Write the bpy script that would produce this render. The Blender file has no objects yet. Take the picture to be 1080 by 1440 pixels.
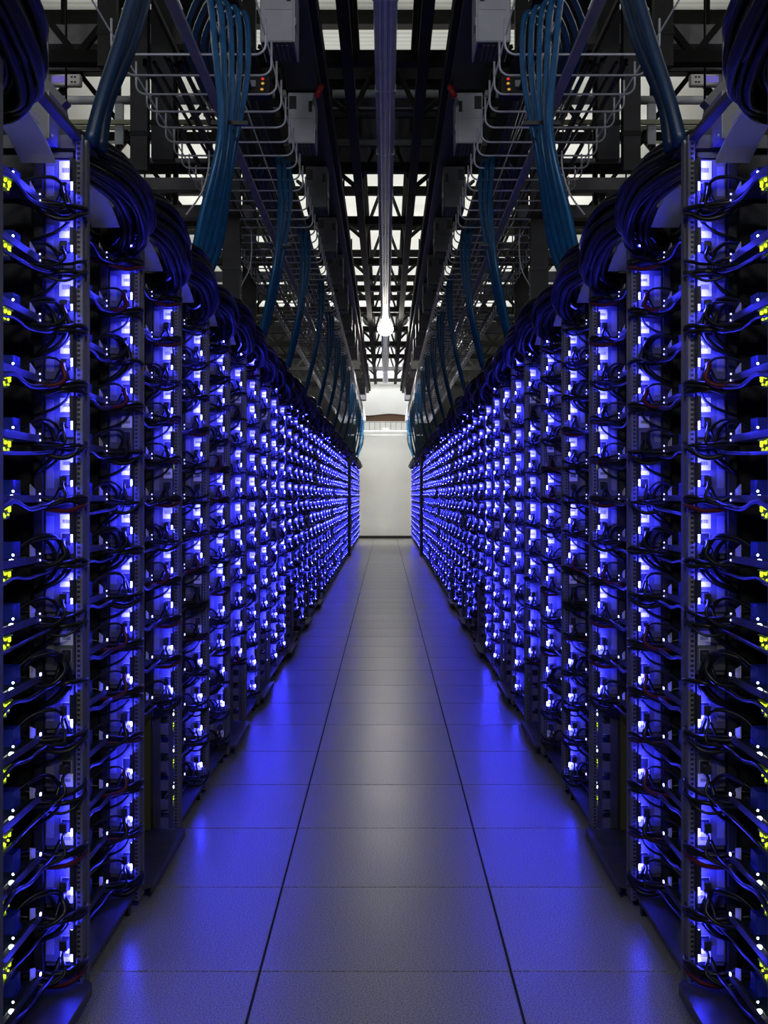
import bpy, math, random
from mathutils import Vector

# ---------------------------------------------------------------- camera, world, light
SC = bpy.context.scene
COL = SC.collection
F = 1639.0            # focal length in pixels of the 1080 x 1440 frame
HC = 1.156            # camera height (m)
VX, VY = 542.0, 697.0  # vanishing point of the aisle
cam_d = bpy.data.cameras.new('camera')
cam = bpy.data.objects.new('camera', cam_d)
COL.objects.link(cam)
cam.location = (0, 0, HC)
cam.rotation_euler = (math.pi / 2, 0, 0)
cam_d.sensor_fit = 'VERTICAL'
cam_d.sensor_height = 36.0
cam_d.lens = F / 1440 * 36
cam_d.shift_x = (540 - VX) / 1440
cam_d.shift_y = (VY - 720) / 1440
cam_d.clip_start = 0.02
cam_d.clip_end = 100
SC.camera = cam

SC.view_settings.view_transform = 'Standard'
SC.view_settings.look = 'None'
SC.view_settings.gamma = 1
SC.view_settings.use_curve_mapping = False
SC.view_settings.exposure = 0.0

world = bpy.data.worlds.new('world')
SC.world = world
world.use_nodes = True
world.node_tree.nodes['Background'].inputs[0].default_value = (0.010, 0.011, 0.014, 1)
world.node_tree.nodes['Background'].inputs[1].default_value = 0.6
SC.cycles.max_bounces = 6
SC.cycles.diffuse_bounces = 3
SC.cycles.glossy_bounces = 3
SC.cycles.sample_clamp_indirect = 4.0
SC.cycles.use_denoising = True

BLUE_STRIP = 400.0
LAMP_STRENGTH = 100.0


def add_fill_lamp(x, y, z, power):
    l = bpy.data.lights.new('fill_lamp', 'POINT')
    l.energy = power
    l.shadow_soft_size = 0.25
    l.color = (1.0, 0.97, 0.90)
    o = bpy.data.objects.new('fill_lamp', l)
    o.location = (x, y, z)
    COL.objects.link(o)


# added unseen fill lamps over the neighbouring aisles, above the pipework
for yy, pw in ((14.0, 22), (18.5, 26), (23.0, 26), (27.5, 22), (4.6, 15), (8.0, 14)):
    for sx in (-1, 1):
        add_fill_lamp(sx * 3.1, yy, 4.7, pw)
# added unseen fill lights, turned up to brighten the roof deck
for yy, sy, pw in ((12.0, 2.6, 42), (22.2, 15.5, 345)):
    l = bpy.data.lights.new('deck_fill', 'AREA')
    l.shape = 'RECTANGLE'
    l.size, l.size_y = 7.0, sy
    l.energy = pw
    l.color = (1.0, 0.98, 0.93)
    o = bpy.data.objects.new('deck_fill', l)
    o.location = (0, yy, 5.27)
    o.rotation_euler = (math.pi, 0, 0)
    COL.objects.link(o)
# added fill lamps behind the camera, brightening the faces turned to it
for sx in (-1, 1):
    l = bpy.data.lights.new('fill_lamp', 'AREA')
    l.shape = 'DISK'
    l.size = .7
    l.energy = 48
    l.color = (.92, .94, 1.0)
    o = bpy.data.objects.new('fill_lamp', l)
    o.location = (sx * .9, -1.2, 3.0)
    o.rotation_euler = (math.radians(104), 0, 0)
    COL.objects.link(o)
# added fill light to brighten the end wall
l = bpy.data.lights.new('wall_fill', 'AREA')
l.shape = 'RECTANGLE'
l.size, l.size_y = 2.4, 1.2
l.energy = 380
o = bpy.data.objects.new('wall_fill', l)
o.location = (0, 27.2, 4.5)
o.rotation_euler = (math.radians(60), 0, 0)
COL.objects.link(o)
l = bpy.data.lights.new('end_aisle_fill', 'AREA')  # added warm fill for the lower end wall and its floor
l.shape = 'RECTANGLE'
l.size, l.size_y = 1.0, .5
l.energy = 44
l.color = (1.0, .95, .78)
o = bpy.data.objects.new('end_aisle_fill', l)
o.location = (0, 28.2, 2.70)
o.rotation_euler = (math.radians(52), 0, 0)
COL.objects.link(o)

R = random.Random(7)


# ---------------------------------------------------------------- materials
def mat(name, col, rough=0.5, metal=0.0, emit=None, strength=0.0, spec=None):
    m = bpy.data.materials.new(name)
    m.use_nodes = True
    b = m.node_tree.nodes['Principled BSDF']
    b.inputs['Base Color'].default_value = (*col, 1)
    b.inputs['Roughness'].default_value = rough
    b.inputs['Metallic'].default_value = metal
    if spec is not None:
        b.inputs['Specular IOR Level'].default_value = spec
    if emit:
        b.inputs['Emission Color'].default_value = (*emit, 1)
        b.inputs['Emission Strength'].default_value = strength
    return m


def noisy(m, c1, c2, scale, detail=4, lo=0.35, hi=0.65, coord='Object', bump=0.0):
    nt = m.node_tree
    b = nt.nodes['Principled BSDF']
    tc = nt.nodes.new('ShaderNodeTexCoord')
    n = nt.nodes.new('ShaderNodeTexNoise')
    n.inputs['Scale'].default_value = scale
    n.inputs['Detail'].default_value = detail
    r = nt.nodes.new('ShaderNodeValToRGB')
    r.color_ramp.elements[0].position = lo
    r.color_ramp.elements[1].position = hi
    r.color_ramp.elements[0].color = (*c1, 1)
    r.color_ramp.elements[1].color = (*c2, 1)
    nt.links.new(tc.outputs[coord], n.inputs['Vector'])
    nt.links.new(n.outputs['Fac'], r.inputs['Fac'])
    nt.links.new(r.outputs['Color'], b.inputs['Base Color'])
    if bump:
        bp = nt.nodes.new('ShaderNodeBump')
        bp.inputs['Strength'].default_value = bump
        bp.inputs['Distance'].default_value = 0.002
        nt.links.new(n.outputs['Fac'], bp.inputs['Height'])
        nt.links.new(bp.outputs['Normal'], b.inputs['Normal'])
    return m


M = {}
M['black'] = noisy(mat('black_steel', (.012, .012, .014), .55), (.010, .010, .012), (.018, .018, .021), 9)
M['rubber'] = mat('black_rubber', (.005, .005, .006), .32, spec=.4)
M['truss'] = noisy(mat('truss_paint', (.005, .005, .005), .7, spec=.2), (.004, .004, .004), (.008, .0075, .007), 6)
M['zinc'] = noisy(mat('zinc', (.45, .46, .50), .42, .55), (.38, .39, .43), (.52, .53, .57), 14)
M['pan'] = noisy(mat('tray_steel', (.075, .075, .078), .42, .5), (.06, .06, .063), (.095, .095, .10), 18)
M['darksteel'] = noisy(mat('dark_steel', (.05, .05, .055), .5, .3), (.04, .04, .045), (.065, .065, .07), 12)
M['grey'] = noisy(mat('grey_paint', (.20, .205, .22), .5), (.18, .185, .20), (.23, .235, .25), 10)
M['midgrey'] = noisy(mat('mid_grey_paint', (.10, .10, .11), .5), (.085, .085, .095), (.12, .12, .13), 8)
M['palegrey'] = noisy(mat('pale_grey_paint', (.52, .54, .58), .45), (.48, .50, .54), (.56, .58, .62), 8)
M['olive'] = noisy(mat('pale_olive_paint', (.36, .37, .24), .5), (.32, .33, .21), (.40, .41, .28), 8)
M['olivedark'] = mat('olive_panel', (.07, .065, .02), .6)
M['psu'] = noisy(mat('supply_plastic', (.085, .085, .10), .42), (.075, .075, .09), (.10, .10, .115), 30)
M['psulight'] = mat('supply_panel', (.20, .20, .23), .4)
M['socket'] = mat('socket_black', (.008, .008, .010), .4)
M['board'] = noisy(mat('circuit_board', (.010, .020, .016), .4), (.007, .014, .011), (.02, .035, .028), 60)
M['sink'] = mat('blue_lit_heat_sink', (.03, .05, .55), .35, .3)  # blue light on the fins put into the base colour
M['white'] = mat('white_plastic', (.75, .75, .78), .4)
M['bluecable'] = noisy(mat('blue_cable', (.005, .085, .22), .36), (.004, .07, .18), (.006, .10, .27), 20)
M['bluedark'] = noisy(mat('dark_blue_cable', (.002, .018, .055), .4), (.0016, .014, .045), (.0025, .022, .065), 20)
M['red'] = mat('red_plastic', (.45, .02, .025), .35)
M['redcable'] = mat('red_cable', (.07, .004, .006), .4)
M['greenplastic'] = mat('green_plastic', (.30, .42, .03), .4)
M['strip'] = mat('blue_strip_light', (.2, .2, .3), .4, 0, (.037, .037, 1.0), BLUE_STRIP)
M['indicator'] = mat('indicator_light', (.5, .5, .6), .4, 0, (.30, .30, 1.0), 4.5)
M['whiteled'] = mat('white_status_light', (.8, .8, .8), .4, 0, (.85, .93, 1.0), 9.0)
M['greenled'] = mat('yellow_green_port_light', (.5, .6, .1), .4, 0, (.62, .85, .02), 1.6)
M['amberled'] = mat('amber_light', (.8, .5, .1), .4, 0, (1.0, .55, .08), .5)
M['redled'] = mat('red_light', (.6, .1, .1), .4, 0, (1.0, .05, .04), .6)
M['lamp'] = mat('lamp_glow', (1, 1, 1), .4, 0, (1.0, .94, .84), LAMP_STRENGTH)
M['display'] = mat('purple_display', (.1, .08, .3), .3, 0, (.12, .09, .55), .55)
M['strut'] = noisy(mat('strut_steel', (.7, .7, .8), .4, .3), (.64, .64, .74), (.78, .78, .86), 9)
M['trunk'] = noisy(mat('trunking_gloss', (.55, .55, .88), .20, .0), (.50, .50, .84), (.60, .60, .92), 5)  # blue tint stands in for the racks' light on the trunking
M['trunkdark'] = mat('trunking_groove', (.16, .16, .20), .3)
M['joint'] = mat('floor_joint', (.012, .012, .014), .8)
M['trimblack'] = mat('black_trim', (.006, .006, .006), .6)
M['wallfab'] = noisy(mat('white_sheeting', (.72, .73, .72), .75), (.66, .67, .66), (.78, .79, .78), .9, 5, .3, .7)
M['walldark'] = mat('dark_cladding', (.03, .03, .032), .8)
M['deck'] = noisy(mat('roof_deck_enamel', (.74, .76, .72), .55), (.70, .72, .68), (.78, .80, .76), 1.2)
M['brown'] = noisy(mat('gap_shadow_lining', (.03, .018, .010), .7), (.008, .008, .010), (.10, .05, .02), .8, 2, .4, .6, 'Object')


def label_mat():
    m = mat('paper_label', (.85, .85, .85), .5)
    nt = m.node_tree
    b = nt.nodes['Principled BSDF']
    tc = nt.nodes.new('ShaderNodeTexCoord')
    sp = nt.nodes.new('ShaderNodeSeparateXYZ')
    nt.links.new(tc.outputs['Generated'], sp.inputs[0])

    def mth(op, a, v=None, c=None):
        n = nt.nodes.new('ShaderNodeMath')
        n.operation = op
        for i, q in enumerate((a, v, c)):
            if q is None:
                continue
            if isinstance(q, (int, float)):
                n.inputs[i].default_value = q
            else:
                nt.links.new(q, n.inputs[i])
        return n.outputs[0]
    inz = mth('COMPARE', sp.outputs[2], .5, .13)
    inx = mth('COMPARE', sp.outputs[0], .5, .30)
    cut = mth('GREATER_THAN', mth('FRACT', mth('MULTIPLY', sp.outputs[0], 11.0)), .35)
    fac = mth('MULTIPLY', mth('MULTIPLY', inz, inx), cut)
    mx = nt.nodes.new('ShaderNodeMix')
    mx.data_type = 'RGBA'
    mx.inputs[6].default_value = (.85, .85, .85, 1)
    mx.inputs[7].default_value = (.03, .03, .03, 1)
    nt.links.new(fac, mx.inputs[0])
    nt.links.new(mx.outputs[2], b.inputs['Base Color'])
    return m


M['label'] = label_mat()


def post_mat():
    m = mat('perforated_post', (.13, .13, .14), .45, .4)
    nt = m.node_tree
    b = nt.nodes['Principled BSDF']
    tc = nt.nodes.new('ShaderNodeTexCoord')
    sp = nt.nodes.new('ShaderNodeSeparateXYZ')
    nt.links.new(tc.outputs['Object'], sp.inputs[0])
    a = nt.nodes.new('ShaderNodeMath'); a.operation = 'MULTIPLY'; a.inputs[1].default_value = 90
    nt.links.new(sp.outputs[2], a.inputs[0])
    f = nt.nodes.new('ShaderNodeMath'); f.operation = 'FRACT'
    nt.links.new(a.outputs[0], f.inputs[0])
    g = nt.nodes.new('ShaderNodeMath'); g.operation = 'COMPARE'; g.inputs[1].default_value = .5; g.inputs[2].default_value = .25
    nt.links.new(f.outputs[0], g.inputs[0])
    h = nt.nodes.new('ShaderNodeMath'); h.operation = 'COMPARE'; h.inputs[1].default_value = .003; h.inputs[2].default_value = .0035
    nt.links.new(sp.outputs[0], h.inputs[0])
    k = nt.nodes.new('ShaderNodeMath'); k.operation = 'MULTIPLY'
    nt.links.new(g.outputs[0], k.inputs[0]); nt.links.new(h.outputs[0], k.inputs[1])
    mx = nt.nodes.new('ShaderNodeMix'); mx.data_type = 'RGBA'
    mx.inputs[6].default_value = (.15, .15, .16, 1)
    mx.inputs[7].default_value = (.012, .012, .014, 1)
    nt.links.new(k.outputs[0], mx.inputs[0])
    nt.links.new(mx.outputs[2], b.inputs['Base Color'])
    return m


M['post'] = post_mat()


def floor_mat():
    m = mat('floor_laminate', (.28, .275, .265), .24)
    nt = m.node_tree
    b = nt.nodes['Principled BSDF']
    tc = nt.nodes.new('ShaderNodeTexCoord')
    n = nt.nodes.new('ShaderNodeTexNoise')
    n.inputs['Scale'].default_value = 260
    n.inputs['Detail'].default_value = 3
    n2 = nt.nodes.new('ShaderNodeTexNoise')
    n2.inputs['Scale'].default_value = 2.2
    n2.inputs['Detail'].default_value = 3
    r = nt.nodes.new('ShaderNodeValToRGB')
    r.color_ramp.elements[0].position = .36
    r.color_ramp.elements[1].position = .62
    r.color_ramp.elements[0].color = (.12, .117, .11, 1)
    r.color_ramp.elements[1].color = (.46, .45, .43, 1)
    r2 = nt.nodes.new('ShaderNodeMapRange')
    r2.inputs[3].default_value = .27
    r2.inputs[4].default_value = .34
    oi = nt.nodes.new('ShaderNodeObjectInfo')
    hs = nt.nodes.new('ShaderNodeHueSaturation')
    mr = nt.nodes.new('ShaderNodeMapRange')
    mr.inputs[3].default_value = .93
    mr.inputs[4].default_value = 1.05
    L = nt.links.new
    L(tc.outputs['Object'], n.inputs['Vector'])
    L(tc.outputs['Object'], n2.inputs['Vector'])
    L(n.outputs['Fac'], r.inputs['Fac'])
    L(oi.outputs['Random'], mr.inputs[0])
    L(mr.outputs[0], hs.inputs['Value'])
    L(r.outputs['Color'], hs.inputs['Color'])
    L(hs.outputs['Color'], b.inputs['Base Color'])
    L(n2.outputs['Fac'], r2.inputs[0])
    L(r2.outputs[0], b.inputs['Roughness'])
    return m


M['tile'] = floor_mat()


# ---------------------------------------------------------------- mesh helpers
class MB:
    """collects boxes, prisms and tubes for one mesh"""

    def __init__(s):
        s.v, s.f, s.mi, s.sm, s.mats = [], [], [], [], []

    def m(s, name):
        if name not in s.mats:
            s.mats.append(name)
        return s.mats.index(name)

    def add(s, vs, fs, mn, smooth=False):
        o = len(s.v)
        s.v += [tuple(p) for p in vs]
        k = s.m(mn)
        for f in fs:
            s.f.append(tuple(i + o for i in f))
            s.mi.append(k)
            s.sm.append(smooth)
        return s

    def box(s, x0, x1, y0, y1, z0, z1, mn):
        x0, x1 = min(x0, x1), max(x0, x1)
        y0, y1 = min(y0, y1), max(y0, y1)
        z0, z1 = min(z0, z1), max(z0, z1)
        vs = [(x, y, z) for x in (x0, x1) for y in (y0, y1) for z in (z0, z1)]
        fs = [(0, 1, 3, 2), (4, 6, 7, 5), (0, 4, 5, 1), (2, 3, 7, 6), (0, 2, 6, 4), (1, 5, 7, 3)]
        return s.add(vs, fs, mn)

    def cbox(s, x0, x1, y0, y1, z0, z1, mn, c=0.003):
        """box with chamfered edges round its y-facing faces and sides"""
        vs, fs = [], []
        rings = [(y0, c), (y0 + c, 0), (y1 - c, 0), (y1, c)]
        for y, k in rings:
            a0, a1, b0, b1 = x0 + k, x1 - k, z0 + k, z1 - k
            q = c
            vs += [(a0 + q, y, b0), (a1 - q, y, b0), (a1, y, b0 + q), (a1, y, b1 - q),
                   (a1 - q, y, b1), (a0 + q, y, b1), (a0, y, b1 - q), (a0, y, b0 + q)]
        for r in range(3):
            for i in range(8):
                j = (i + 1) % 8
                fs.append((r * 8 + i, r * 8 + j, r * 8 + 8 + j, r * 8 + 8 + i))
        fs.append(tuple(range(7, -1, -1)))
        fs.append(tuple(range(24, 32)))
        return s.add(vs, fs, mn)

    def bar(s, a, b, w, h, mn):
        """square-section bar from a to b"""
        a, b = Vector(a), Vector(b)
        d = (b - a).normalized()
        up = Vector((0, 0, 1)) if abs(d.z) < .95 else Vector((1, 0, 0))
        u = d.cross(up).normalized() * (w / 2)
        n = u.cross(d).normalized() * (h / 2)
        vs = []
        for p in (a, b):
            vs += [p - u - n, p + u - n, p + u + n, p - u + n]
        fs = [(0, 3, 2, 1), (4, 5, 6, 7), (0, 1, 5, 4), (1, 2, 6, 5), (2, 3, 7, 6), (3, 0, 4, 7)]
        return s.add(vs, fs, mn)

    def tube(s, pts, r, mn, n=6, caps=True):
        pts = [Vector(p) for p in pts]
        vs, fs = [], []
        t0 = (pts[1] - pts[0]).normalized()
        ref = Vector((0, 0, 1)) if abs(t0.z) < .9 else Vector((1, 0, 0))
        u = t0.cross(ref).normalized()
        for i, p in enumerate(pts):
            t = (pts[min(i + 1, len(pts) - 1)] - pts[max(i - 1, 0)])
            if t.length < 1e-9:
                t = t0
            t.normalize()
            u = (u - t * u.dot(t))
            if u.length < 1e-6:
                u = t.orthogonal()
            u.normalize()
            w = t.cross(u)
            for k in range(n):
                a = 2 * math.pi * k / n
                vs.append(p + (u * math.cos(a) + w * math.sin(a)) * r)
        for i in range(len(pts) - 1):
            for k in range(n):
                j = (k + 1) % n
                fs.append((i * n + k, i * n + j, (i + 1) * n + j, (i + 1) * n + k))
        if caps:
            fs.append(tuple(range(n - 1, -1, -1)))
            e = (len(pts) - 1) * n
            fs.append(tuple(range(e, e + n)))
        return s.add(vs, fs, mn, True)

    def sphere(s, c, r, mn, n=10, m=6, sz=1.0):
        vs, fs = [], []
        for j in range(1, m):
            th = math.pi * j / m
            for i in range(n):
                a = 2 * math.pi * i / n
                vs.append((c[0] + r * math.sin(th) * math.cos(a), c[1] + r * math.sin(th) * math.sin(a), c[2] + r * math.cos(th) * sz))
        top, bot = len(vs), len(vs) + 1
        vs += [(c[0], c[1], c[2] + r * sz), (c[0], c[1], c[2] - r * sz)]
        for j in range(m - 2):
            for i in range(n):
                k = (i + 1) % n
                fs.append((j * n + i, (j + 1) * n + i, (j + 1) * n + k, j * n + k))
        for i in range(n):
            k = (i + 1) % n
            fs.append((top, i, k))
            fs.append((bot, (m - 2) * n + k, (m - 2) * n + i))
        return s.add(vs, fs, mn, True)

    def prism(s, poly, a, b, axis, mn):
        """extrude a 2-D polygon along axis from a to b"""
        n = len(poly)

        def put(p, t):
            if axis == 'y':
                return (p[0], t, p[1])
            if axis == 'x':
                return (t, p[0], p[1])
            return (p[0], p[1], t)
        vs = [put(p, a) for p in poly] + [put(p, b) for p in poly]
        fs = [tuple(range(n - 1, -1, -1)), tuple(range(n, 2 * n))]
        for i in range(n):
            j = (i + 1) % n
            fs.append((i, j, n + j, n + i))
        return s.add(vs, fs, mn)

    def mesh(s, name):
        me = bpy.data.meshes.new(name)
        me.from_pydata(s.v, [], s.f)
        for k in s.mats:
            me.materials.append(M[k])
        me.polygons.foreach_set('material_index', s.mi)
        me.polygons.foreach_set('use_smooth', s.sm)
        me.update()
        return me


def smooth_path(pts, n=4):
    """Catmull-Rom through pts"""
    P = [Vector(p) for p in pts]
    P = [P[0] * 2 - P[1]] + P + [P[-1] * 2 - P[-2]]
    out = []
    for i in range(1, len(P) - 2):
        for k in range(n):
            t = k / n
            a, b, c, d = P[i - 1], P[i], P[i + 1], P[i + 2]
            out.append(0.5 * ((2 * b) + (c - a) * t + (2 * a - 5 * b + 4 * c - d) * t * t + (3 * b - a - 3 * c + d) * t ** 3))
    out.append(P[-2])
    return out


def obj(name, mesh, parent=None, loc=(0, 0, 0)):
    if isinstance(mesh, MB):
        mesh = mesh.mesh(name)
    o = bpy.data.objects.new(name, mesh)
    COL.objects.link(o)
    o.location = loc
    if parent:
        o.parent = parent
    return o


def tag(o, label, cat, group=None):
    o['label'] = label
    o['category'] = cat
    if group:
        o['group'] = group
    return o


def thing(name, label, cat, loc=(0, 0, 0), group=None):
    o = bpy.data.objects.new(name, None)
    o.empty_display_size = .05
    COL.objects.link(o)
    o.location = loc
    return tag(o, label, cat, group)


def struct(name, mesh, parent=None, loc=(0, 0, 0)):
    o = obj(name, mesh, parent, loc)
    if parent is None:
        o['kind'] = 'structure'
    return o


def mirror(root, label=None, group=None):
    """a copy of a thing, its parts and their sub-parts, on the other side of the aisle"""
    r = root.copy()
    COL.objects.link(r)
    r.location.x = -root.location.x
    r.scale.x = -root.scale.x
    if label:
        r['label'] = label
    if group:
        r['group'] = group
    for ch in root.children:
        c = ch.copy()
        COL.objects.link(c)
        c.parent = r
        for g in ch.children:
            d = g.copy()
            COL.objects.link(d)
            d.parent = c
    return r


ONES = ['first', 'second', 'third', 'fourth', 'fifth', 'sixth', 'seventh', 'eighth', 'ninth', 'tenth', 'eleventh', 'twelfth',
        'thirteenth', 'fourteenth', 'fifteenth', 'sixteenth', 'seventeenth', 'eighteenth', 'nineteenth']
TENS = {2: ('twentieth', 'twenty'), 3: ('thirtieth', 'thirty'), 4: ('fortieth', 'forty'), 5: ('fiftieth', 'fifty')}


def nth(i):
    if i <= 19:
        return ONES[i - 1]
    t, u = divmod(i, 10)
    return TENS[t][0] if u == 0 else TENS[t][1] + '-' + ONES[u - 1]


def P(px, py, Y):
    """the point at distance Y seen at photograph pixel (px, py)"""
    return Vector(((px - VX) * Y / F, Y, HC + (VY - py) * Y / F))


def YH(py, H):
    return F * H / (VY - py)


# ---------------------------------------------------------------- the room
YE = 31.5            # end wall
T = 0.61             # floor tile and rack module
J0 = 2.832           # a cross joint of the floor
XW = 5.2
ZD = HC + 4.70       # roof deck

floor = struct('floor', MB().box(-XW, XW, -3.0, YE + .1, -.06, -.004, 'joint'))
tm = MB()
g = .0022
tm.prism([(-T / 2 + g * 1.5, -T / 2 + g * 1.4), (T / 2 - g * 1.5, -T / 2 + g * 1.4), (T / 2 - g * 1.5, T / 2 - g * 1.4), (-T / 2 + g * 1.5, T / 2 - g * 1.4)], -.004, 0.0, 'z', 'tile')
tile_mesh = tm.mesh('tile')
row0 = -2
nrow = int((YE - (J0 + row0 * T)) / T) + 1
for r in range(nrow):
    for c in (-2, -1, 0, 1, 2):
        obj('tile', tile_mesh, floor, (c * T, J0 + (row0 + r + .5) * T, 0))
sb = MB()
for sx in (-1, 1):
    sb.box(sx * 2.5 * T, sx * XW, -3.0, YE, -.004, 0, 'tile')
sb.box(-2.5 * T, 2.5 * T, -3, J0 + row0 * T - .003, -.004, 0, 'tile')
obj('outer_flooring', sb, floor)

# end wall: white sheeting in two lengths with a dark slot between
wm = MB()
zs0, zs1 = P(0, 594, YE).z, P(0, 583, YE).z
nx = 60


def sheet(mb, z0, z1, y, mn, wob, seed, edge=0.0):
    rr = random.Random(seed)
    ph = [rr.uniform(0, 6.28) for _ in range(6)]
    nxx, nz = 64, 14
    vs, fs = [], []
    for j in range(nz + 1):
        for i in range(nxx + 1):
            x = -WH + 2 * WH * i / nxx
            t = j / nz
            z = z0 + (z1 - z0) * t
            d = wob * (math.sin(x * 3.1 + ph[0]) * .5 + math.sin(z * 4.3 + x * .8 + ph[1]) * .6 + math.sin(z * 9 + ph[2] - x) * .25)
            if edge:
                z += edge * (1 - t) ** 3 * math.sin(x * 5 + ph[3])
            vs.append((x, y + d, z))
    w = nxx + 1
    for j in range(nz):
        for i in range(nxx):
            fs.append((j * w + i, j * w + i + 1, (j + 1) * w + i + 1, (j + 1) * w + i))
    mb.add(vs, fs, mn, True)


WH = .80
sheet(wm, 0, zs0, YE, 'wallfab', .018, 3)
sheet(wm, zs1, ZD, YE, 'wallfab', .02, 4, .025)
wm.box(-WH, WH, YE + .12, YE + .2, 0, ZD, 'brown')
for sx in (-1, 1):
    wm.box(sx * WH, sx * XW, YE - .02, YE + .2, 0, ZD, 'truss')
struct('wall_end', wm)
struct('baseboard_end', MB().box(-XW, XW, YE - .05, YE - .02, 0, .075, 'trimblack'))
for sx, nm in ((-1, 'left'), (1, 'right')):
    struct('wall_' + nm, MB().box(sx * XW, sx * (XW + .1), -3, YE + .2, 0, ZD, 'walldark'))
struct('wall_behind', MB().box(-XW, XW, -3.1, -3, 0, ZD, 'walldark'))

# corrugated roof deck: ribs run across the aisle
dk = MB()
vs, fs = [], []
y = -3.0
pts = []
while y < 12.95:
    pts += [(y, 0), (y + .052, 0), (y + .064, .022), (y + .092, .022), (y + .104, 0)]
    y += .104
pts.append((YE + .2, 0))
for (yy, zz) in pts:
    vs += [(-XW, yy, ZD + zz), (XW, yy, ZD + zz)]
for i in range(len(pts) - 1):
    fs.append((2 * i, 2 * i + 1, 2 * i + 3, 2 * i + 2))
dk.add(vs, fs, 'deck')
dk.box(-XW, XW, -3, YE + .2, ZD + .05, ZD + .1, 'walldark')
struct('ceiling', dk)

# ---------------------------------------------------------------- racks
XF = -0.695          # front plane of the left row
Y1 = 2.057           # where the first full bay begins
RH = 1.97            # rack height
NK = 14              # trays in a rack
ZT0, PITCH = 0.095, 0.131


def bay_y(i):
    """near edge of bay i (bay 0 is the one leaving the frame); bays 33 on form the second bank"""
    return Y1 + (i - 1) * T if i <= 32 else Y1 + 32 * T + .80 + (i - 33) * T


NB = 46
LOWGAP = {3: 3, 6: 2, 8: 2, 11: 3, 14: 2, 17: 2}   # racks whose lowest trays are missing


def post_mb(x0, x1, y0, y1):
    m = MB()
    # an L of two flanges
    m.box(x0, x1, y0, y0 + .004, .03, RH, 'post')
    m.box(x1 - .004, x1, y0 + .004, y1, .03, RH, 'post')
    return m


ME = {}
ME['post_far'] = post_mb(-.003, .012, .572, .592).mesh('front_post')
ME['post_near'] = post_mb(-.004, .012, .001, .026).mesh('front_post')
ME['post_far_thin'] = post_mb(-.005, .001, .574, .592).mesh('front_post')
ME['post_near_thin'] = post_mb(-.005, .002, .002, .02).mesh('front_post')
ME['rear_near'] = MB().box(-.93, -.90, .002, .03, .03, RH, 'darksteel').mesh('rear_post')
ME['rear_far'] = MB().box(-.93, -.90, .565, .592, .03, RH, 'darksteel').mesh('rear_post')
b = MB()
b.prism([(-.93, .006), (-.012, .006), (.002, .03), (.002, .57), (-.004, .592), (-.93, .592)], .046, .056, 'z', 'darksteel')
ME['base'] = b.mesh('base')
b = MB()
b.prism([(-.93, .006), (.012, .006), (.034, .03), (.034, .57), (.018, .592), (-.93, .592)], .046, .056, 'z', 'pan')
b.box(.028, .034, .03, .57, .030, .046, 'darksteel')
ME['base_wide'] = b.mesh('base')
ME['back'] = MB().box(-.955, -.935, .0, .605, .05, RH, 'black').mesh('back_panel')
b = MB().box(-.93, -.005, .572, .592, RH - .03, RH, 'darksteel').box(-.93, -.005, .004, .026, RH - .03, RH, 'darksteel').box(-.012, .010, .03, .57, RH - .012, RH, 'darksteel')
ME['top'] = b.mesh('top_rail')
b = MB()
b.box(-.092, -.073, .552, .570, .06, RH - .03, 'black')
b.box(-.60, -.092, .600, .604, .06, RH - .03, 'black')
ME['guide'] = b.mesh('cable_guide')
b = MB()
for yy in (.06, .54):
    pts = []
    for k in range(12):
        a = 2 * math.pi * k / 12
        pts.append((yy + .018 * math.cos(a), .022 + .022 * math.sin(a)))
    b.prism(pts, -.03, -.008, 'x', 'rubber')
    b.box(-.034, -.004, yy - .012, yy + .012, .03, .046, 'black')
ME['caster'] = b.mesh('caster')


def seg_mb(m, a, b, sh=.24):
    # blue light bar in a black shade that turns it towards the supply, away from the aisle
    m.box(-.0065, -.0025, .541, .5450, a, b, 'strip')
    c = a + (b - a) * sh
    m.box(-.0085, -.0015, .5385, .5408, c, b + .001, 'socket')
    m.box(-.0023, -.0015, .5411, .5710, a - .001, b + .001, 'socket')
    return m


for v in range(4):
    ME['strip', v] = seg_mb(MB(), *((.030, .104), (.022, .092), (.040, .112), (.034, .086))[v]).mesh('light_bar')


def slotted(n):
    m = MB()
    z1 = ZT0 + PITCH * n - .02
    m.box(-.071, -.046, .563, .569, .06, z1, 'darksteel')
    m.box(-.020, -.006, .563, .569, .06, z1, 'darksteel')
    z = .06
    while z < z1 - .02:
        m.box(-.046, -.020, .563, .569, z, min(z + .034, z1), 'midgrey')
        z += .062
    m.box(-.10, -.075, .540, .560, .06, z1, 'olivedark')
    return m


ME['slot', 2] = slotted(2).mesh('slotted_plate')
ME['slot', 3] = slotted(3).mesh('slotted_plate')

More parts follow.
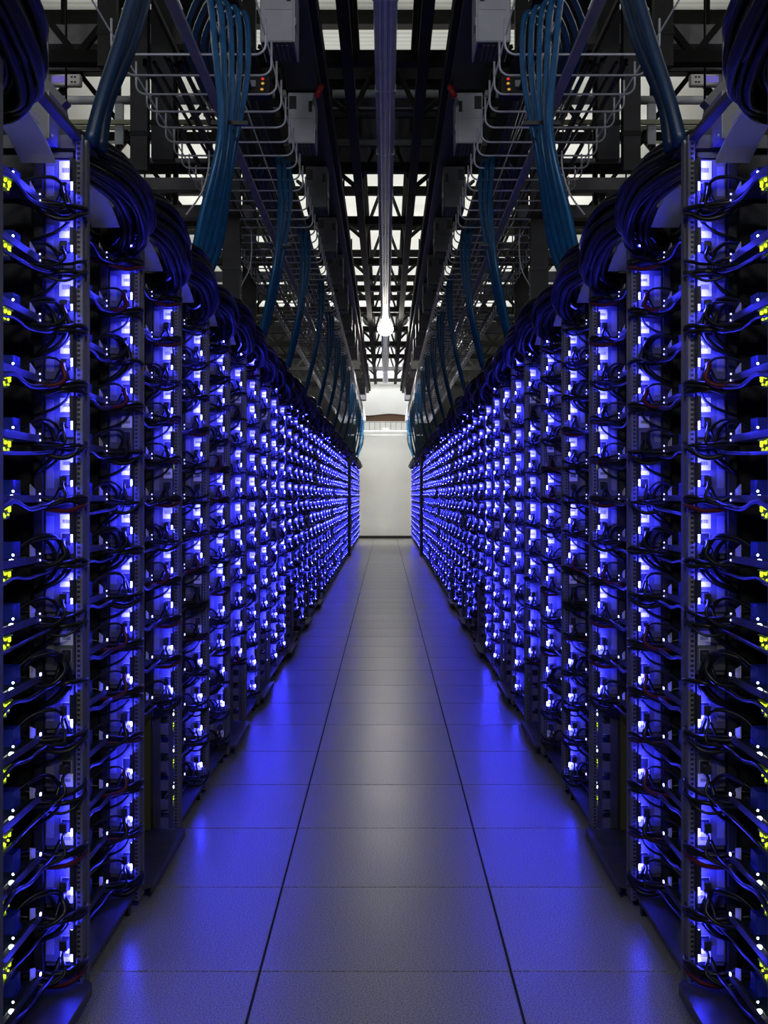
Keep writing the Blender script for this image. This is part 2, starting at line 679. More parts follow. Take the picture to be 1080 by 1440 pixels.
for i in range(0, NB + 1):
    n_gap = LOWGAP.get(i, 0)
    where = 'partly outside the frame' if i == 0 else '%s from the camera' % nth(i)
    kind = 'with empty lowest shelves' if n_gap else 'of blue-lit trays'
    if i == 0:
        kind = 'dark'
    t = thing('server_rack', 'black server rack %s, %s in the left row' % (kind, where), 'rack', (XF, bay_y(i), 0), 'racks of the left row')
    for nm, k in (('front_post', 'post_near'), ('front_post', 'post_far'), ('rear_post', 'rear_near'), ('rear_post', 'rear_far'), ('base', 'base_wide' if n_gap or i == 1 else 'base'),
                  ('back_panel', 'back'), ('top_rail', 'top'), ('cable_guide', 'guide')):
        if i > 14 and nm == 'rear_post':
            continue
        if i > 8 and k in ('post_near', 'post_far'):
            k += '_thin'
        obj(nm, ME[k], t)
    if i <= 12:
        for c in (0,):
            obj('caster_pair', ME['caster'], t)
    if n_gap:
        obj('slotted_plate', ME['slot', n_gap], t)
    mirror(t, 'black server rack %s, %s in the right row' % (kind, where), 'racks of the right row')

# black end panels where the second bank begins
ep = thing('end_panel', 'tall black end panel closing the far bank of the left row', 'panel', (XF, bay_y(33) - .10, 0))
obj('panel_sheet', MB().box(-.95, .030, -.30, .06, .02, RH + .01, 'black'), ep)
obj('edge_strip', MB().box(.030, .036, -.30, .06, .02, RH + .01, 'darksteel'), ep)
mirror(ep, 'tall black end panel closing the far bank of the right row')


# ---------------------------------------------------------------- server trays
# local frame: x = 0 at the rack front (minus = into the rack), y along the bay, z = 0 at the tray's sheet
def cable_var(seed, n=5, seg=4, thick=1.15):
    """list of cables as point lists with radius and material"""
    rr = random.Random(seed)
    out = []
    for c in range(n):
        r = rr.choice((.0030, .0040, .0052)) * thick
        mn = 'rubber' if rr.random() < .965 else 'redcable'
        kind = rr.random()
        if c == 0:      # the mains lead of the supply
            pts = [(-.022, .545, .045), (-.020, .522, .038), (-.012, .512, .010 + rr.uniform(-.02, .01)), (-.04, .49, -.010), (-.09, .46, -.006), (-.18, .50, .0)]
        elif kind < .68:  # across, from the tray to the supply, sagging a little
            z = rr.uniform(-.024, .012)
            pts = [(-.16, .45 + rr.uniform(-.05, .05), .012), (-.095, .49, z + .012), (-.055, .512 + rr.uniform(-.02, .015), z + rr.uniform(-.010, .010)),
                   (-.018 + rr.uniform(-.008, .012), .525, z + rr.uniform(-.008, .008)), (.010, .553, z + .004), (.012, .60, z + rr.uniform(-.004, .014)), (-.05, .64, z + .01)]
        elif kind < .82:  # a drooping sweep
            d = rr.uniform(.02, .05)
            pts = [(-.13, .45, .012), (-.08, .49, -.004), (-.05, .51, -d * .8), (-.015, .525, -d), (.012, .545, -d * .5), (.013, .60, .0), (-.04, .64, .01)]
        else:            # down over the face of the supply
            d = rr.uniform(.02, .045)
            x = rr.uniform(-.05, -.015)
            pts = [(-.12, .47, .014), (-.085, .50, .03 + d * .5), (x - .02, .53, .035 + d * .6), (x, .548, .02 + d * .2), (x + .006, .550, -.02), (x - .02, .548, -.05), (-.09, .55, -.07)]
        out.append((smooth_path(pts, seg), r, mn))
    return out


def psu_mb(var):
    m = MB()
    m.cbox(-.071, -.0065, .563, .5705, .012, .114, 'psu', .002)
    m.box(-.075, -.0065, .560, .5705, .1165, .129, 'socket')
    m.box(-.069, -.009, .5705, .5999, .002, .119, 'psu')
    # raised panel on the left, thin frame round the socket
    m.box(-.067, -.050, .5615, .563, .030, .098, 'psulight')
    sx, sz = -.022, (.046 if var != 1 else .058)
    w, h, t = .0125, .0155, .0022
    m.box(sx - w, sx + w, .561, .563, sz + h - t, sz + h, 'psulight')
    m.box(sx - w, sx - w + t, .561, .563, sz - h, sz + h - t, 'psulight')
    m.box(sx + w - t, sx + w, .561, .563, sz - h, sz + h - t, 'psulight')
    return m


for v in range(3):
    ME['psu', v] = psu_mb(v).mesh('power_supply')
ME['label', 0] = MB().box(-.036, -.0070, .5615, .563, .070, .102, 'label').mesh('label')
ME['label', 1] = MB().box(-.036, -.0070, .5615, .563, .014, .043, 'label').mesh('label')
ME['label', 2] = MB().box(-.038, -.0070, .5615, .563, .068, .110, 'label').mesh('label')
for v in range(3):
    sz = .046 if v != 1 else .058
    ME['socket', v] = MB().cbox(-.0315, -.0125, .5605, .5632, sz - .0125, sz + .0125, 'socket', .0008).mesh('socket')
    ME['plug', v] = MB().cbox(-.0305, -.0135, .536, .5604, sz - .0115, sz + .0105, 'socket', .002).mesh('plug')
pn = MB()
pn.box(-.80, -.060, .012, .50, -.0015, 0, 'pan')
pn.box(-.0615, -.060, .012, .478, 0, .014, 'pan')
pn.prism([(.478, .0), (.50, -.0), (.50, .004), (.478, .014)], -.0615, -.060, 'x', 'pan')
pn.box(-.80, -.060, .498, .50, 0, .010, 'pan')
ME['pan'] = pn.mesh('tray_pan')
bd = MB()
bd.box(-.46, -.075, .03, .47, .006, .010, 'board')
for k in range(7):
    bd.box(-.22 + .001 * k, -.15, .06 + .012 * k, .065 + .012 * k, .010, .034, 'board')
bd.box(-.40, -.24, .05, .42, .010, .045, 'black')
bd.box(-.15, -.100, .30, .345, .010, .024, 'black')
ME['board'] = bd.mesh('circuit_board')
hs = MB()
hs.box(-.125, -.085, .385, .435, .010, .018, 'sink')
for k in range(6):
    hs.box(-.125, -.085, .386 + .0085 * k, .3895 + .0085 * k, .018, .046, 'sink')
ME['sink'] = hs.mesh('heat_sink')
ME['wled'] = MB().sphere((-.067, .318, .010), .0062, 'whiteled', 8, 5, .8).mesh('status_light')
ME['wled2'] = MB().sphere((-.069, .334, .022), .0026, 'whiteled', 6, 4).mesh('status_light')
pb = MB()
pb.box(-.115, -.066, .235, .305, -.034, -.002, 'black')
pb.box(-.066, -.058, .250, .262, -.034, -.031, 'greenplastic')
pb.box(-.066, -.058, .25, .30, -.008, -.005, 'greenplastic')
ME['port'] = pb.mesh('port_block')
rr = random.Random(5)
gl = MB()
for k in range(13):
    yy, zz = .236 + .062 * rr.random() ** 1.3, -.031 + .026 * rr.random()
    s_ = rr.uniform(.0022, .0048)
    gl.sphere((-.064, yy, zz), s_, 'greenled', 6, 4)
ME['gled'] = gl.mesh('port_light')
il = MB()
il.box(-.0600, -.0570, .486, .4935, .012, .019, 'indicator')
ME['ind'] = il.mesh('indicator_light')
il = MB()
il.sphere((-.060, .490, .017), .0022, 'indicator', 6, 4).sphere((-.060, .490, .003), .0025, 'indicator', 6, 4)
ME['ind2'] = il.mesh('indicator_light')
tab = MB()
tab.prism([(.462, .012), (.498, .006), (.498, .026), (.462, .038)], -.074, -.072, 'x', 'palegrey')
ME['tab'] = tab.mesh('pull_tab')
NV = 8
for v in range(NV):
    for c, (pts, r, mn) in enumerate(cable_var(100 + v, 7)):
        m = MB()
        m.tube(pts, r, mn, 6)
        if c == 1:       # one lead runs on along the front lip
            rq = random.Random(v)
            m = MB()
            z = rq.uniform(-.02, .0)
            m.tube(smooth_path([(-.12, .02, .0), (-.058, .06, z), (-.052, .16, z - .018), (-.052, .28, z - .008 + rq.uniform(-.012, .012)), (-.054, .38, z - .014), (-.05, .46, z - .01), (-.04, .52, z), (-.03, .545, .03)], 3), r, mn, 6)
        ME['cable', v, c] = m.mesh('cable')
    m = MB()
    for (pts, r, mn) in cable_var(100 + v, 4, 3):
        m.tube(pts, r, mn, 5)
    ME['cables', v] = m

TRAY_BAYS = 10
n_tray = 0
for i in range(1, TRAY_BAYS + 1):
    for k in range(LOWGAP.get(i, 0), NK):
        for side in (-1, 1):
            rr = random.Random(i * 100 + k)
            v, pv = rr.randrange(NV), (1 if k < 5 else rr.choice((0, 0, 2, 0)))
            lab = 'blue-lit server tray, %s from the floor in the %s %s rack from the camera' % (
                nth(k + 1), nth(i), 'left' if side < 0 else 'right')
            t = thing('server_tray', lab, 'server', (side * -XF, bay_y(i), ZT0 + PITCH * k), 'trays of the %s %s rack' % (nth(i), 'left' if side < 0 else 'right'))
            t.location.x = XF if side < 0 else -XF
            t.scale.x = 1 if side < 0 else -1
            obj('tray_pan', ME['pan'], t)
            ps = obj('power_supply', ME['psu', pv], t)
            obj('label', ME['label', pv], ps)
            obj('socket', ME['socket', pv], ps)
            if rr.random() < .93:
                obj('light_bar', ME['strip', rr.randrange(4)], t)
            bo = obj('circuit_board', ME['board'], t)
            obj('indicator_light', ME['ind'] if k < 6 else ME['ind2'], t)
            if i <= 6:
                obj('heat_sink', ME['sink'], bo)
                obj('status_light', ME['wled'], bo)
                obj('status_light', ME['wled2'], bo)
                po = obj('port_block', ME['port'], t)
                obj('port_light', ME['gled'], po)
                obj('pull_tab', ME['tab'], t)
                if rr.random() < .8:
                    obj('plug', ME['plug', pv], t)
                for c in range(7 if i <= 5 else 5):
                    obj('cable', ME['cable', v, c], t)
            else:
                for c in range(4):
                    obj('cable', ME['cable', v, c], t)
            n_tray += 1

# the trays past the three hundredth, too small in the photograph to pick apart singly
far = MB()
for i in range(TRAY_BAYS + 1, NB + 1):
    y0 = bay_y(i)
    for k in range(LOWGAP.get(i, 0), NK):
        z0 = ZT0 + PITCH * k
        rr = random.Random(i * 100 + k)
        src = MB()
        src.box(-.50, -.060, .012, .50, -.0015, 0, 'pan')
        src.box(-.0615, -.060, .012, .49, 0, .014, 'pan')
        src.box(-.30, -.08, .05, .45, .006, .05, 'black')
        src.box(-.071, -.0065, .563, .5999, .012, .114, 'psu')
        src.box(-.075, -.0065, .556, .5705, .1165, .129, 'socket')
        if rr.random() < .93:
            seg_mb(src, *((.030, .104), (.022, .092), (.040, .112), (.034, .086))[rr.randrange(4)], .03)
        if k < 5:
            src.box(-.031, -.010, .5615, .563, .018, .036, 'label')
            src.box(-.0315, -.0125, .540, .563, .046, .07, 'socket')
        else:
            src.box(-.031, -.010, .5615, .563, .076, .097, 'label')
            src.box(-.0315, -.0125, .540, .563, .034, .058, 'socket')
        src.box(-.060, -.057, .486, .4935, .010, .018, 'indicator')
        for c in range(4 if i < 26 else 3):
            pts, r, mn = cable_var(1000 + (i * 31 + k * 7 + c) % 40, 4, 2, 1.55)[c]
            src.tube(pts, r, mn, 4, False)
        for sx in (1, -1):
            vs = [(sx * (XF + p[0]), y0 + p[1], z0 + p[2]) for p in src.v]
            o_ = len(far.v)
            far.v += vs
            for f_, mi_, sm_ in zip(src.f, src.mi, src.sm):
                far.f.append(tuple(q + o_ for q in (f_ if sx == 1 else f_[::-1])))
                far.mi.append(far.m(src.mats[mi_]))
                far.sm.append(sm_)
ft = obj('server_trays', far)
ft['kind'] = 'stuff'
tag(ft, 'blue-lit server trays filling the far racks on both sides of the aisle', 'servers')

# ---------------------------------------------------------------- rack tops
# local frame as for racks, z = 0 at the rack top
def top_cables(seed, n, seg=5, rmul=1.0):
    rr = random.Random(seed)
    out = []
    hx, hz = rr.uniform(.01, .03), rr.uniform(-.01, .01)
    for c in range(n):
        a, q = rr.uniform(0, 6.28), .055 * math.sqrt(rr.random())
        dx, dz = q * math.cos(a) * .8, q * math.sin(a)
        j = lambda k=.012: rr.uniform(-k, k)
        r = rr.uniform(.007, .012) * rmul
        pts = [(-.35, .02 + dx, .02 + abs(dz)), (-.16 + dx, .02 + j(), .025 + dz * .6), (-.05 + dx, .09 + j(.02), .018 + dz + hz), (hx + dx, .22 + j(.02), .0 + dz * 1.2 + hz),
               (hx + .015 + dx, .37 + j(.02), -.035 + dz * 1.3 + j()), (hx + dx - .005, .50 + j(.02), -.075 + dz * 1.2 + j(.02)), (-.06 + dx, .57 + j(), -.10 + dz + j(.02)), (-.16, .60, -.06 + dz)]
        out.append((smooth_path(pts, seg), r))
    return out


for v in range(3):
    for c, (pts, r) in enumerate(top_cables(40 + v, 26)):
        ME['topc', v, c] = MB().tube(pts, r, 'rubber', 7).mesh('cable')

for i in [0] + list(range(2, 9)):
    v = i % 3
    t = thing('black_cable_bundle', 'thick bundle of black cables looping over the top of the %s left rack' % (nth(i) if i else 'nearest, half-seen'), 'cables',
              (XF, bay_y(i) + (.24 if i == 0 else 0), RH + (.07 if i == 0 else 0)), 'black cables on the left rack tops')
    for c in range(26 if i < 5 else 14):
        obj('cable', ME['topc', v, c], t)
    mirror(t, 'thick bundle of black cables looping over the top of the %s right rack' % (nth(i) if i else 'nearest, half-seen'), 'black cables on the right rack tops')
fc = MB()
for i in range(9, NB + 1):
    for sx in (1, -1):
        for (pts, r) in top_cables(200 + i, 7 if i < 24 else 4, 2, 1.6):
            fc.tube([(sx * (XF + p[0]), bay_y(i) + p[1], RH + p[2]) for p in pts], r, 'rubber', 5, False)
fo = obj('black_cables', fc)
fo['kind'] = 'stuff'
tag(fo, 'black cables heaped along the tops of the far racks', 'cables')

# grey boxes and curved cable guides on the first racks
bx = MB()
bx.prism([(.50, .0), (.68, .0), (.68, .075), (.65, .105), (.50, .105)], -.045, -.043, 'x', 'grey')
bx.prism([(.50, .0), (.68, .0), (.68, .075), (.65, .105), (.50, .105)], -.115, -.045, 'x', 'midgrey')
ME['pbox'] = bx.mesh('housing')
ME['pboxl'] = MB().box(-.043, -.040, .665, .672, .006, .026, 'greenled').mesh('signal_light')
ME['pboxs'] = MB().sphere((-.042, .52, .012), .004, 'zinc', 6, 4).sphere((-.042, .64, .03), .004, 'zinc', 6, 4).sphere((-.042, .55, .08), .004, 'zinc', 6, 4).mesh('screw')


def curved_guide():
    m = MB()
    prof = []
    n = 9
    for k in range(n):
        a = k / (n - 1)
        yy = .25 + .22 * a
        zz = -.022 - .036 * a ** 2.6 - .012 * a
        prof.append((yy, zz))
    poly = prof + [(p[0] - .001, p[1] - .003) for p in reversed(prof)]
    m.prism(poly, -.095, -.020, 'x', 'white')
    return m


ME['cguide'] = curved_guide().mesh('curved_sheet')
ME['cguider'] = MB().box(-.022, -.019, .25, .35, -.026, -.014, 'white').box(-.096, -.093, .25, .35, -.026, -.014, 'white').mesh('side_rim')
for i in range(1, 7):
    t = thing('power_box', 'grey sheet-metal power box on top of the %s left rack' % nth(i), 'box', (XF, bay_y(i), RH - .03), 'power boxes of the left row')
    obj('housing', ME['pbox'], t)
    obj('signal_light', ME['pboxl'], t)
    obj('screw', ME['pboxs'], t)
    mirror(t, 'grey sheet-metal power box on top of the %s right rack' % nth(i), 'power boxes of the right row')
    t = thing('cable_drop_guide', 'curved white plastic cable guide at the top of the %s left rack' % nth(i), 'cable guide', (XF, bay_y(i), RH - .02), 'cable guides of the left row')
    obj('curved_sheet', ME['cguide'], t)
    obj('side_rim', ME['cguider'], t)
    mirror(t, 'curved white plastic cable guide at the top of the %s right rack' % nth(i), 'cable guides of the right row')

# ---------------------------------------------------------------- wire cable basket above each row
HB = 1.90                        # bottom of the basket above the camera
ZB = HC + HB
XA, XB = -.515, -1.18            # aisle edge and outer edge
hoop = []
rc = .045
LEG = .155
hoop.append((XA, 0, LEG))
hoop.append((XA, 0, rc))
for k in range(1, 5):
    a = math.pi / 2 * k / 4
    hoop.append((XA - rc * (1 - math.cos(a)), 0, rc * (1 - math.sin(a))))
for k in range(0, 5):
    a = math.pi / 2 * k / 4
    hoop.append((XB + rc * (1 - math.sin(a)), 0, rc * (1 - math.cos(a))))
hoop.append((XB, 0, LEG))
ME['hoop'] = MB().tube([(p[0] - XA, p[1], p[2]) for p in hoop], .0055, 'strut', 6).mesh('hoop')
bk = thing('wire_cable_basket', 'long wire-hoop cable basket hanging over the left rack row', 'cable tray', (XA, 0, ZB))
y = 5.02
nh = 0
while y < 30.6:
    obj('hoop', ME['hoop'], bk, (0, y, 0))
    y += .249
    nh += 1
for nm, x, z, r in (('long_wire', -.003, LEG * .55, .004), ('long_wire', -.17, .008, .0035), ('long_wire', XB - XA, LEG * .6, .004)):
    obj(nm, MB().tube([(x, 3.2, z), (x, 15, z), (x, 30.6, z)], r, 'strut', 5), bk)
obj('spine_rail', MB().box(-.315, -.275, 3.2, 30.6, -.028, -.008, 'strut'), bk)
mirror(bk, 'long wire-hoop cable basket hanging over the right rack row')
# dark cables lying in the basket
rr = random.Random(11)
for side, sx in (('left', 1), ('right', -1)):
    bm_ = MB()
    rr = random.Random(11)
    for c in range(16):
        x = rr.uniform(-.60, -.10)
        pts = [(sx * (x + XA + rr.uniform(-.03, .03)), 5.2 + q * 2.55, ZB + .02 + rr.uniform(0, .04)) for q in range(11)]
        bm_.tube(smooth_path(pts, 3), rr.uniform(.007, .013), rr.choice(('rubber', 'rubber', 'rubber', 'bluedark')), 5, False)
    o_ = obj('basket_cables', bm_)
    o_['kind'] = 'stuff'
    tag(o_, 'dark cables lying along the %s wire basket' % side, 'cables')

# upper black ladder tray with pale channel edges
ut = thing('upper_cable_tray', 'black overhead tray with pale steel edge channel above the left basket', 'cable tray', (-.95, 0, HC + 2.62))
obj('tray_sheet', MB().box(-.14, .17, 4.6, 30.5, 0, .07, 'black'), ut)
obj('edge_channel', MB().box(-.215, -.165, 4.6, 30.5, -.012, .02, 'strut'), ut)
obj('edge_channel', MB().box(-.30, -.28, 4.6, 30.5, .0, .03, 'darksteel'), ut)
mirror(ut, 'black overhead tray with pale steel edge channel above the right basket')

# ---------------------------------------------------------------- blue cable bundles dropping to the racks
spots = [(2.72, 2, 'near')] + [(y_, n_, 'far') for y_, n_ in ((4.55, 5), (6.7, 3), (8.4, 3), (10.3, 2), (12.2, 3), (14.0, 3), (15.9, 3), (17.8, 3), (19.7, 3), (21.6, 2), (23.9, 3), (25.8, 3), (27.6, 4), (29.2, 4))]
for q, (yb, n, kd) in enumerate(spots):
    rr = random.Random(60 + q)
    t = thing('blue_cable_bundle', '%s bundle of blue cables from the camera, dropping onto the left racks' % nth(q + 1).capitalize(), 'cables', (XF, yb, RH), 'blue cable drops on the left')
    for c in range(n):
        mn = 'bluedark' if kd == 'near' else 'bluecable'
        r = .017 if kd == 'near' else rr.uniform(.011, .014)
        dy = (c - (n - 1) / 2)
        if kd == 'near':
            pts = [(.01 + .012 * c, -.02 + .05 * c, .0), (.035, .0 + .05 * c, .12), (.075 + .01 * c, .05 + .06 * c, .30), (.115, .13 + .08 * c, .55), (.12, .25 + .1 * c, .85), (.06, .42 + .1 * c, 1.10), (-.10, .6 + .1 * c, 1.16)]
        else:
            top = RH * 0 + (ZB - RH)
            pts = [(-.03 - .01 * c, .05 + dy * .13, .03), (.02, -.02 + dy * .12, .22), (.09 + rr.uniform(-.01, .01), -.10 + dy * .09, .52), (.145 - .022 * (n - 1 - c), -.05 + dy * .07, .86),
                   (.13 - .03 * (n - 1 - c), .06 + dy * .05, top + .04), (.04 - .03 * (n - 1 - c), .28 + dy * .05, top + .09), (-.05 - .03 * (n - 1 - c), .6 + dy * .04, top + .05), (-.06 - .03 * (n - 1 - c), 1.3, top + .04)]
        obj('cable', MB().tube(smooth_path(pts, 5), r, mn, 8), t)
    if kd != 'near':
        # a tie round the bundle where it leaves the basket
        obj('cable_tie', MB().box(.03, .17, -.11, -.085, .60, .615, 'rubber') if n > 3 else MB().box(.08, .16, -.10, -.08, .60, .612, 'rubber'), t)
    mirror(t, '%s bundle of blue cables from the camera, dropping onto the right racks' % nth(q + 1).capitalize(), 'blue cable drops on the right')

# ---------------------------------------------------------------- busway with tap-off boxes
bw = thing('busway', 'dark power busway running above the aisle edge of the left basket', 'busway', (-.52, 0, HC + 2.64))
obj('bus_casing', MB().box(-.13, .10, 4.8, 30.0, .0, .22, 'black'), bw)
obj('bus_flange', MB().box(.10, .14, 4.8, 30.0, .05, .17, 'truss'), bw)
k = 0
y = 6.0
while y < 30:
    obj('hanger_rod', MB().tube([(.12, y, .17), (.12, y, .40)], .009, 'truss', 6), bw)
    y += 2.6
mirror(bw, 'dark power busway running above the aisle edge of the right basket')

tb_h = MB()
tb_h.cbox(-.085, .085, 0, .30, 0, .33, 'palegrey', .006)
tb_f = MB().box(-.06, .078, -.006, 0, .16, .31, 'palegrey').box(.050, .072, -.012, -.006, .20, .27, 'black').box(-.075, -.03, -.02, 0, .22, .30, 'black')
tb_u = MB().box(-.078, .080, .012, .288, -.004, 0, 'black')
for q in range(5):
    tb_u.box(-.055 + .024 * q, -.042 + .024 * q, .04, .26, -.007, -.004, 'midgrey')
tb_s = MB().box(.085, .096, .02, .12, .09, .13, 'zinc')
tb_c = MB().tube([(-.05, .15, .33), (-.05, .14, .36), (-.04, .12, .40)], .02, 'rubber', 8)
tb_p = MB().box(.0855, .090, .005, .295, .0, .32, 'white')  # added white plate: light on the aisle side put into the colour
dh, df = MB(), MB()  # darker copies of the box: shade on the farther ones put into the paint
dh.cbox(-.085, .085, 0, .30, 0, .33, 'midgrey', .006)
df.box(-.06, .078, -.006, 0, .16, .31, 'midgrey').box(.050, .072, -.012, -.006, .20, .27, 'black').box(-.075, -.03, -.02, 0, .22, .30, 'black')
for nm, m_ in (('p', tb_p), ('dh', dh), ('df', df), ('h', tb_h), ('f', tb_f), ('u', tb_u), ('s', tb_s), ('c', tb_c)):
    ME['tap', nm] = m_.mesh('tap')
y = 5.90
q = 1
while y < 29.5:
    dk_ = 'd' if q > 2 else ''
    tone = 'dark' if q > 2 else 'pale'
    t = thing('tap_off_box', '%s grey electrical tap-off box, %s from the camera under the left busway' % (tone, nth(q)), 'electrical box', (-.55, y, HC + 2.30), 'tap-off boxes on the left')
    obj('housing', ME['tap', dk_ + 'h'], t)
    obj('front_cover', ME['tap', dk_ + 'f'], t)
    if q <= 2:
        obj('lit_side_plate', ME['tap', 'p'], t)
    obj('vent_panel', ME['tap', 'u'], t)
    obj('latch', ME['tap', 's'], t)
    mirror(t, '%s grey electrical tap-off box, %s from the camera under the right busway' % (tone, nth(q)), 'tap-off boxes on the right')
    y += 1.70
    q += 1

# red hooks and capsule hanging inside the busways
for q, (px, py, Yd, kind) in enumerate(((448, 129, 7.4, 'capsule'), (464, 205, 9.6, 'hook'), (474, 262, 11.6, 'hook'), (480, 290, 12.8, 'hook'))):
    p = P(px, py, Yd)
    nm = 'red_capsule' if kind == 'capsule' else 'red_hook'
    lab = 'small red plastic capsule hanging from a rod beside the %s tap-off box' if kind == 'capsule' else 'small red hook on a chain, %s of the red pieces on the %%s side' % nth(q + 1)
    t = thing(nm, (lab % 'left') if kind == 'hook' else lab % 'second left', 'hook', tuple(p), 'red hanging pieces on the left' if kind == 'hook' else None)
    if kind == 'capsule':
        obj('capsule_body', MB().tube([(-.018, 0, -.035), (.0, 0, 0), (.018, 0, .035)], .019, 'red', 10), t)
        obj('capsule_cap', MB().tube([(.018, 0, .035), (.025, 0, .048)], .013, 'redcable', 8), t)
    else:
        obj('hook_ring', MB().tube([(.03 * math.cos(a), 0, .03 * math.sin(a)) for a in [j * .55 for j in range(11)]], .008, 'red', 6), t)
        obj('hook_shank', MB().bar((0, 0, -.03), (-.01, 0, -.12), .012, .012, 'red'), t)
    obj('hanging_rod', MB().tube([(0, 0, .03), (0, 0, HC + 3.02 - p.z)], .005, 'truss', 5), t)
    mirror(t, (lab % 'right') if kind == 'hook' else lab % 'second right', 'red hanging pieces on the right' if kind == 'hook' else None)

# small device with amber and red lights in the basket
p = P(366, 128, 5.55)
for sx, sd in ((1, 'left'), (-1, 'right')):
    t = thing('signal_device', 'small black device with amber and red lights in the %s basket' % sd, 'device', (sx * p.x, p.y, ZB + .012), None)
    t.scale.x = sx
    obj('device_body', MB().cbox(-.06, .05, 0, .10, 0, .09, 'black', .006), t)
    for (x_, z_, mn) in ((.008, .022, 'amberled'), (.012, .050, 'amberled'), (.012, .072, 'redled')):
        obj('amber_light' if mn == 'amberled' else 'red_light', MB().sphere((x_, -.003, z_), .008, mn, 8, 5, .7), t)
    obj('connector', MB().box(-.05, -.02, -.02, 0, .03, .06, 'zinc'), t)

# ---------------------------------------------------------------- centre light trunking and lamp
ZS = HC + 2.85
ct = thing('light_trunking', 'long glossy lighting trunking running down the middle of the aisle ceiling', 'lighting track', (0, 0, ZS))
seg_len = 1.52
y = 5.2
seg = MB()
prof = [(-.072, .05), (-.068, .012), (-.040, .0), (-.026, .0), (-.022, .012), (-.014, .012), (-.010, -.006), (.010, -.006), (.014, .012), (.022, .012), (.026, .0), (.040, .0), (.068, .012), (.072, .05)]
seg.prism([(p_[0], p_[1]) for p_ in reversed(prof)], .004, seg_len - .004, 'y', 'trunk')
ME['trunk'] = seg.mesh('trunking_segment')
ME['trunkj'] = MB().box(-.075, .075, -.012, .012, .004, .055, 'zinc').mesh('joint_clip')
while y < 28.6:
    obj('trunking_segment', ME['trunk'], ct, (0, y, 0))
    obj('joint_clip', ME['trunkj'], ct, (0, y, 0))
    y += seg_len
y = 6.4
while y < 28.6:
    obj('drop_rod', MB().tube([(0, y, .05), (0, y, .16)], .005, 'truss', 5), ct)
    y += 3.04

lp = thing('aisle_lamp', 'round glowing lamp hanging under the ceiling trunking far down the aisle', 'lamp', (0, 19.6, ZS - .045))
obj('lamp_globe', MB().sphere((0, 0, 0), .13, 'lamp', 20, 12, .9), lp)
obj('lamp_collar', MB().tube([(0, 0, .10), (0, 0, .14)], .07, 'zinc', 14), lp)

# ---------------------------------------------------------------- roof trusses
def joist(label, yj):
    t = thing('roof_joist', label, 'truss', (0, yj, 0), 'joists across the roof')
    zb, zt = HC + 3.02, HC + 3.94
    obj('bottom_chord', MB().box(-XW + .02, XW - .02, -.055, .055, zb, zb + .085, 'truss'), t)
    obj('top_chord', MB().box(-XW + .02, XW - .02, -.06, .06, zt, zt + .10, 'truss'), t)
    x = -5.04
    up = True
    for n_ in range(14):
        x1 = x + .72
        a, b_ = ((x, 0, zb + .06), (x1, 0, zt + .03)) if up else ((x, 0, zt + .03), (x1, 0, zb + .06))
        if max(abs(x), abs(x1)) > 1.5:
            obj('web_bar', MB().bar(a, b_, .045, .045, 'truss'), t)
        x, up = x1, not up
    return t


for q, jy in enumerate((5.8, 8.17, 10.9, 13.0, 15.27, 17.25, 19.2, 21.4, 23.5, 25.6, 28.1, 30.9)):
    joist('black steel roof joist with zigzag web, %s from the camera' % nth(q + 1), jy)
for sx, sd in ((-1, 'left'), (1, 'right')):
    t = thing('lengthwise_truss', 'black lengthwise truss just %s of the lighting trunking' % sd, 'truss', (sx * .262, 0, 0))
    zb, zt = HC + 3.00, HC + 3.92
    obj('bottom_chord', MB().box(-.038, .038, 4.5, YE - .4, zb - .03, zb + .06, 'truss'), t)
    obj('top_chord', MB().box(-.034, .034, 4.5, YE - .4, zt, zt + .09, 'truss'), t)
    y, up = 5.64, True
    while y < 28.9:
        y1 = y + 2.2
        a, b_ = ((0, y, zb), (0, y1, zt)) if up else ((0, y, zt), (0, y1, zb))
        obj('web_bar', MB().bar(a, b_, .04, .04, 'truss'), t)
        y, up = y1, not up
    # braces from the truss out to the deck
    y = 7.0
    while y < 30:
        obj('brace_bar', MB().bar((0, y, zb), (sx * .85, y + 1.1, zt + .05), .035, .035, 'truss'), t)
        obj('brace_bar', MB().bar((0, y, zb), (-sx * .262, y + 1.0, zt + .05), .03, .03, 'truss'), t)
        y += 2.2

# purlins under the deck
for q, py in enumerate((32, 97)):
    Yp = YH(py, 4.6)
    t = tag(obj('purlin', MB().box(-XW, XW, Yp - .07, Yp + .07, ZD - .14, ZD - .005, 'truss')), '%s dark purlin under the corrugated deck near the top of the view' % ('thin upper' if q == 0 else 'lower'), 'beam')

# dark air duct and grey pipes crossing above the aisle
du = thing('air_duct', 'wide black air duct crossing above the aisle', 'duct', (0, 0, HC + 3.52))
obj('duct_shell', MB().box(-1.30, 1.30, 9.85, 12.6, 0, .11, 'black'), du)
for q in range(4):
    obj('duct_flange', MB().box(-1.32, 1.32, 9.9 + q * .88, 9.94 + q * .88, -.02, .12, 'truss'), du)
for q, (py, th, mn) in enumerate(((132, 11, 'palegrey'), (152, 3, 'white'), (160, 8, 'grey'), (200, 9, 'palegrey'))):
    H = 3.36
    Yp = YH(py, H)
    r = th * Yp / F / 2
    t = thing('cross_pipe', '%s pale pipe crossing below the black air duct' % nth(q + 1).capitalize(), 'pipe', (0, Yp, HC + H))
    obj('pipe_run', MB().tube([(-1.6, 0, 0), (0, 0, 0), (1.6, 0, 0)], r, mn, 10), t)
    for xx in (-.9, .9):
        obj('pipe_clamp', MB().box(xx - .02, xx + .02, -r * 1.2, r * 1.2, -r * 1.2, .16, 'truss'), t)

